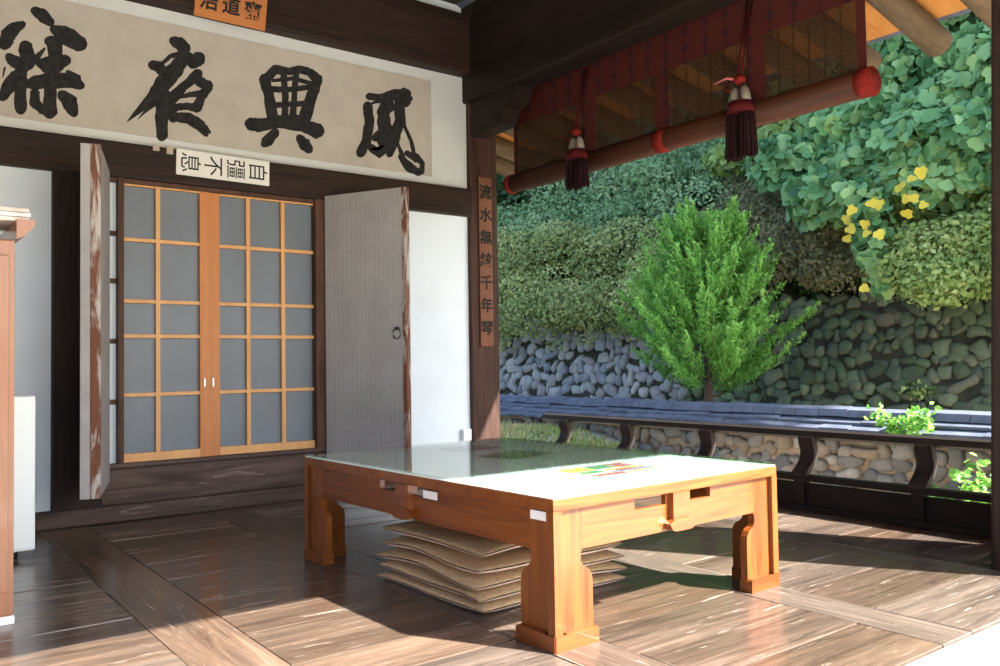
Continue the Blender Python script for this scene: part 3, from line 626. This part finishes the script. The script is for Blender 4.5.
# standing shutter added out of view by the right post for the wide floor shadow
sh = thing('board_shutter', 'dark plank shutter added out of view beside the right hand post for shade', 'shutter', (4.26, 1.56, 0))
for k in range(3): box('plank', M_post2, (.005+k*.15, 0, 0.0), (.152+k*.15, .035, 2.75), sh, .004)
box('batten', M_post2, (.0, .035, 1.3), (.455, .06, 1.4), sh, .003)
# ================================================================ PLANTS
T_OVAL = (np.array([(0, -.5, 0), (.3, -.05, .06), (0, .5, 0), (-.3, -.05, .06)]), [(0, 1, 2, 3)])
T_LEAF = (np.array([(0, -.5, 0), (.32, -.2, .07), (.26, .2, .05), (0, .55, -.03), (-.26, .2, .05), (-.32, -.2, .07)]), [(0, 1, 2, 3), (0, 3, 4, 5)])
T_LOBE = (np.array([(0, -.38, 0), (.30, -.5, .02), (.52, -.12, .05), (.36, .08, .03), (.30, .36, .02), (0, .58, -.05), (-.30, .36, .02), (-.36, .08, .03), (-.52, -.12, .05), (-.30, -.5, .02)]), [(0, 1, 2, 3, 4, 5), (0, 5, 6, 7, 8, 9)])
T_NEED = (np.array([(0, -.5, 0), (.13, -.05, .05), (0, .7, 0), (-.13, -.05, .05)]), [(0, 1, 2, 3)])
def nrmz(a): return a/np.maximum(np.linalg.norm(a, axis=-1, keepdims=True), 1e-9)
def leaves(name, P, Nn, size, tmpl, mat, parent, tint, along=None, flat_=.5):
    n = len(P); Nn = nrmz(Nn+flat_*rng.normal(size=(n, 3)))
    A = rng.normal(size=(n, 3)) if along is None else along+.25*rng.normal(size=(n, 3))
    A = nrmz(A-(A*Nn).sum(1, keepdims=True)*Nn); B = np.cross(A, Nn)
    T, Fs = tmpl; V = P[:, None, :]+size[:, None, None]*(T[None, :, 0:1]*B[:, None, :]+T[None, :, 1:2]*A[:, None, :]+T[None, :, 2:3]*Nn[:, None, :])
    k = len(T); V = V.reshape(-1, 3); off = np.arange(n)*k
    me = bpy.data.meshes.new(name); idx = []; ls = []; tot = []
    fc = [np.array(f) for f in Fs]
    allf = np.concatenate([np.concatenate([(off[:, None]+f[None, :]) for f in fc], axis=1).reshape(-1)])
    sizes = np.tile(np.array([len(f) for f in Fs]), n)
    me.vertices.add(len(V)); me.vertices.foreach_set('co', V.reshape(-1).astype(np.float32))
    me.loops.add(len(allf)); me.loops.foreach_set('vertex_index', allf.astype(np.int32))
    me.polygons.add(len(sizes)); st_ = np.concatenate([[0], np.cumsum(sizes)[:-1]])
    me.polygons.foreach_set('loop_start', st_.astype(np.int32)); me.polygons.foreach_set('loop_total', sizes.astype(np.int32))
    me.update(); me.validate()
    me.attributes.new('tint', 'FLOAT', 'POINT').data.foreach_set('value', np.repeat(np.clip(tint, 0, 1), k).astype(np.float32))
    return link(name, me, mat, parent)
def lumps(cs, n, jit=.10, up=.5):
    """leaf places over overlapping rounded clumps; cs: (x,y,z, rx,ry,rz)"""
    cs = np.array(cs, float); wts = (cs[:, 3]*cs[:, 4]+cs[:, 4]*cs[:, 5]); wts /= wts.sum()
    i = rng.choice(len(cs), n, p=wts); d = nrmz(rng.normal(size=(n, 3))+np.array([-.5, -.1, .25]))
    r = 1-np.abs(rng.normal(size=(n, 1)))*jit*1.6+rng.normal(size=(n, 1))*jit*.4
    P = cs[i, :3]+d*cs[i, 3:]*r; Nn = nrmz(d+np.array([-.35, -.15, up])); return P, Nn, i
def clumpset(x, y0, y1, z0, z1, n, r, xs=.25, slope=.5):
    o = []
    for _ in range(n):
        y = random.uniform(y0, y1); z = random.uniform(z0, z1); rr_ = r*random.uniform(.6, 1.25)
        o.append((x+(z-z0)*slope+random.uniform(-xs, xs), y, z, rr_, rr_*1.25, rr_*.75))
    return o
def shrub(name, lab, cat, cs, n, size, tmpl, mat, twigs=8, flat_=.55, grp=None, up=.5, extra=None):
    cs_ = np.array(cs); base = (float(cs_[:, 0].mean()+.3), float(cs_[:, 1].mean()), float(cs_[:, 2].min()-.2))
    t = thing(name, lab, cat, base, 0, grp); P, Nn, i = lumps(cs, n, up=up)
    tn = rng.uniform(0, 1, len(cs_))[i]*.45+rng.uniform(0, .55, n)
    leaves('foliage', P-np.array(base), Nn, size*rng.uniform(.6, 1.3, n), tmpl, mat, t, tn, None, flat_)
    for c in random.sample(list(cs), min(twigs, len(cs))):
        e = Vector(c[:3])-Vector(base); MB().tube([(e.x+.75, e.y*.97, e.z-.1), (e.x+.4, e.y, e.z+.05), (e.x, e.y, e.z)], [.02, .014, .006], 6).build('stem', M_twig, t, True)
    return t
# undergrowth over the whole bank (nobody could count it)
n = 42000; xx = 11.3+rng.random(n)**1.2*11; yy = rng.uniform(-2, 30, n)
zz = np.array([hz(a, b) for a, b in zip(xx, yy)])+np.abs(rng.normal(size=n))*.16+.05
tag(leaves('bank_undergrowth', np.stack([xx, yy, zz], 1), np.tile((-.6, -.1, .8), (n, 1)), rng.uniform(.08, .2, n), T_LEAF, L_drk, None, rng.random(n), None, .6), 'dark green undergrowth covering the steep bank', 'undergrowth', None, 'stuff')
# hedge-like creepers over the left part of the wall
shrub('creeper', 'yellow green small leaved creeper spilling over left stretch of retaining wall', 'shrub', clumpset(10.75, 9.6, 15.2, 1.75, 3.5, 60, .55, .2, .45)+clumpset(10.75, 9.8, 15.5, 1.25, 1.7, 12, .28, .1, .3), 26000, .085, T_OVAL, L_yel)
shrub('creeper', 'soft green bush covering the bank above the yellow green creeper', 'shrub', clumpset(11.7, 8.6, 17.5, 3.5, 5.6, 70, .65, .25, .8), 26000, .095, T_OVAL, L_blu)
shrub('shrub', 'brownish green bush behind the conifer top', 'shrub', clumpset(11.2, 6.6, 9.2, 2.7, 4.3, 34, .5, .2, .7), 15000, .075, T_OVAL, L_bro)
shrub('shrub', 'dim brown green bush hanging over wall right of the conifer', 'shrub', clumpset(11.1, 6.0, 8.4, 2.1, 2.9, 18, .42, .15, .5), 8000, .075, T_OVAL, L_bro)
shrub('shrub', 'fine leaved fresh green shrub hanging over wall at the far right', 'shrub', clumpset(10.45, 3.0, 5.5, 1.75, 3.2, 38, .42, .2, .45), 21000, .085, T_OVAL, L_fin)
shrub('shrub', 'light green leafy shrub behind the right tassel', 'shrub', clumpset(11.6, 7.6, 9.0, 4.2, 5.4, 16, .42, .2, .5), 3600, .15, T_LEAF, L_fin)
shrub('shrub', 'dark leaved bush on bank beside the corner post', 'shrub', clumpset(12.2, 14.0, 18.5, 4.9, 6.4, 24, .6, .25, .5), 7000, .16, T_LEAF, L_drk)
vin = shrub('vine', 'broad leaved climbing vine with a few yellow leaves at upper right', 'vine', clumpset(10.75, 3.6, 6.7, 3.1, 5.6, 50, .5, .22, .35)+clumpset(10.7, 5.1, 7.5, 3.0, 4.3, 14, .4, .2, .3)+[(10.35, 5.75, 2.7, .3, .3, .35), (10.3, 5.7, 2.35, .25, .25, .3), (10.35, 5.9, 2.95, .3, .3, .3), (10.3, 5.62, 2.05, .16, .16, .2), (10.3, 5.6, 1.8, .14, .14, .18), (11.5, 4.4, 6.0, .6, .8, .5), (11.7, 5.6, 6.0, .6, .8, .5)], 10500, .175, T_LOBE, L_vin, 10, .6, up=.35)
P = []
for (px, py) in [(853, 215), (884, 195), (906, 190), (902, 184), (866, 202), (857, 236), (920, 200), (872, 308-20), (880, 222), (912, 186)]:
    v = fw+(px-500)/F*r2+(333-py)/F*u2; tt = 10.05/v.x
    for _ in range(2): P.append((v.x*tt+random.uniform(-.1, .05), v.y*tt+random.uniform(-.16, .16), HC+v.z*tt+random.uniform(-.16, .16)))
P = np.array(P)-np.array(vin.location); leaves('yellow_leaves', P, np.tile((-.9, -.3, .3), (len(P), 1)), rng.uniform(.10, .16, len(P)), T_LOBE, L_vye, vin, rng.random(len(P)), None, .3)
# trees at the back
def tree(name, lab, x, y, z, h, cr, n, mat, size, lean=0):
    t = thing(name, lab, 'tree', (x, y, z)); MB().tube([(0, 0, 0), (lean*.3, .05, h*.35), (lean*.7, 0, h*.7), (lean, 0, h)], [.17, .14, .1, .04], 10).build('trunk', M_bark, t, True)
    cs = [(random.uniform(-cr, cr), random.uniform(-cr, cr)*1.3, h*random.uniform(.55, 1.1), cr*.5, cr*.6, cr*.4) for _ in range(16)]
    br_ = MB()
    for c in cs: br_.tube([(lean*.5, 0, h*.45), (c[0]*.6, c[1]*.6, c[2]*.85), c[:3]], [.05, .03, .01], 6)
    br_.build('branch', M_bark, t, True); P, Nn, i = lumps(cs, n, .3)
    leaves('foliage', P, Nn, size*rng.uniform(.6, 1.3, n), T_LEAF, mat, t, rng.random(n), None, .7); return t
tree('tree', 'slender tree with dark trunk rising behind the blind', 14.0, 12.55, 4.4, 4.6, 1.6, 5000, L_blu, .17)
tree('tree', 'leafy tree at the top of the bank beyond corner post', 16.5, 19.5, 7.5, 5.0, 2.4, 5000, L_drk, .22)
tree('tree', 'leafy tree at the top of the bank above the vine', 15.5, 7.0, 6.5, 4.6, 2.4, 5500, L_drk, .22)
tree('tree', 'leafy tree on the bank at the far right', 14.5, 3.2, 6.0, 4.2, 2.2, 5000, L_drk, .22)
for (tx, ty, th), wd_ in zip(((13.6, 1.4, 11), (15.8, -1.3, 12), (17.5, 2.2, 12), (17.2, -4.8, 12), (19.5, -8.2, 12)), ('nearest the vine', 'second from the vine', 'highest up the slope', 'second from the yard end', 'nearest the yard')):  # unseen trees added on the bank to keep the sun off the garden
    k = tree('tree', 'tall dense tree added out of view on the bank to shade the garden, '+wd_, tx, ty, hz(tx, ty)-.3, th, 2.9, 7000, L_drk, .42)
    k['group'] = 'unseen tall trees added on the bank to shade the garden'
# conifer
cx_, cy_ = 9.55, 7.78; ct = thing('conifer', 'bright green young juniper tree standing behind the tiled garden wall', 'tree', (cx_, cy_, -.35))
MB().tube([(0, 0, -.3), (.01, .02, .5), (-.02, -.01, 1.2), (.02, .03, 2.2), (0, 0, 3.2)], [.075, .06, .05, .035, .01], 10).build('trunk', M_bark, ct, True)
PP = []; NN = []; AA = []; TT = []; SS = []; brm = MB()
for k in range(200):
    h0 = .80+2.1*(k/200)**.95+random.uniform(-.1, .1); az = k*2.39996+random.uniform(-.3, .3)
    fr_ = max(0, (h0-.8)/2.25); L = (1.16*(1-fr_)**.7+.25)*random.uniform(.62, 1.18)*(.85 if fr_ < .1 else 1)
    upk = .28+.8*fr_; d = Vector((math.cos(az), math.sin(az), upk)).normalized()
    b0 = Vector((0, 0, h0)); p1 = b0+d*L*.5+Vector((0, 0, -.05*L)); p2 = b0+d*L+Vector((0, 0, .13*L))
    if k % 3 == 0: brm.tube([b0, p1, p2], [.016, .010, .003], 5)
    for s in range(10):                         # plumes along each branch
        t = .3+.7*(s/9); c = b0.lerp(p1, min(1, t*2)) if t < .5 else p1.lerp(p2, t*2-1)
        side_ = Vector((-d.y, d.x, 0))*random.uniform(-1, 1)*.75; pd = (d+side_+Vector((0, 0, .75))).normalized(); pl_ = random.uniform(.2, .42)*(1.1-.3*t)
        for q in range(34):
            u = random.random(); r = .062*(1-u*.85); p = c+pd*pl_*u+Vector((random.gauss(0, r*.6), random.gauss(0, r*.6), random.gauss(0, r*.6)))
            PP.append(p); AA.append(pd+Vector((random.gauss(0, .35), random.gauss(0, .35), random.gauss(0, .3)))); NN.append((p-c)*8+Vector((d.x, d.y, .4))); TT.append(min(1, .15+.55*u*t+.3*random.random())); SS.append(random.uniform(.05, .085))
brm.build('branch', M_bark, ct, True)
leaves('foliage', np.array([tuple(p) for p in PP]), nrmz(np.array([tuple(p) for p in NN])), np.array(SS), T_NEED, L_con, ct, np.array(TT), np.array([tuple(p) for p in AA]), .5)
# small weeds
def weed(name, lab, x, y, z, r, h, n, size, mat, tm=T_LEAF):
    t = thing(name, lab, 'plant', (x, y, z)); P = []; sm_ = MB()
    for k in range(9):
        a = random.uniform(0, 6.28); rr_ = r*random.uniform(.3, 1); e = (rr_*math.cos(a)*.6, rr_*math.sin(a), h*random.uniform(.5, 1)); MB().tube([(0, 0, 0), (e[0]*.4, e[1]*.4, e[2]*.6), e], [.006, .005, .002], 5).build('stem', M_twig, t)
        for _ in range(n//9): u = random.uniform(.3, 1); P.append((e[0]*u+random.gauss(0, .04), e[1]*u+random.gauss(0, .05), e[2]*u+random.gauss(0, .03)))
    P = np.array(P); leaves('foliage', P, np.tile((-.4, -.2, .8), (len(P), 1)), size*rng.uniform(.6, 1.2, len(P)), tm, mat, t, rng.random(len(P)), None, .6); return t
weed('climbing_weed', 'light green weed growing over tiled coping near right post', 8.2, 4.25, .14, .42, .30, 260, .075, L_con)
weed('weed', 'leafy green weed at foot of garden wall beside right post', 7.9, 3.25, -.68, .42, .72, 420, .085, L_con)
weed('weed', 'fern like weed below garden wall at right of the railing gap', 8.1, 4.0, -.70, .25, .45, 200, .07, L_con)
weed('weed', 'small green weed at foot of garden wall right of table corner', 8.1, 5.55, -.72, .22, .30, 130, .06, L_con)
weed('weed', 'small fern on the wall face above the dark coping', 11.02, 5.55, .35, .25, .25, 120, .07, L_fin)
n = 15000; yy = rng.uniform(6.6, 16, n); xx = 5.6+rng.random(n)*2.5; zz = np.array([gh(a, b) for a, b in zip(xx, yy)])+.03
tag(leaves('grass_patch', np.stack([xx, yy, zz], 1), np.tile((-.9, 0, .4), (n, 1)), rng.uniform(.05, .13, n), T_NEED, L_gra, None, np.clip(rng.random(n)*.8+.3*(np.sin(yy*2)+.3), 0, 1), np.tile((0., 0., 1.), (n, 1)), .5), 'green and straw coloured grass on the earth slope before garden wall', 'grass', None, 'stuff')
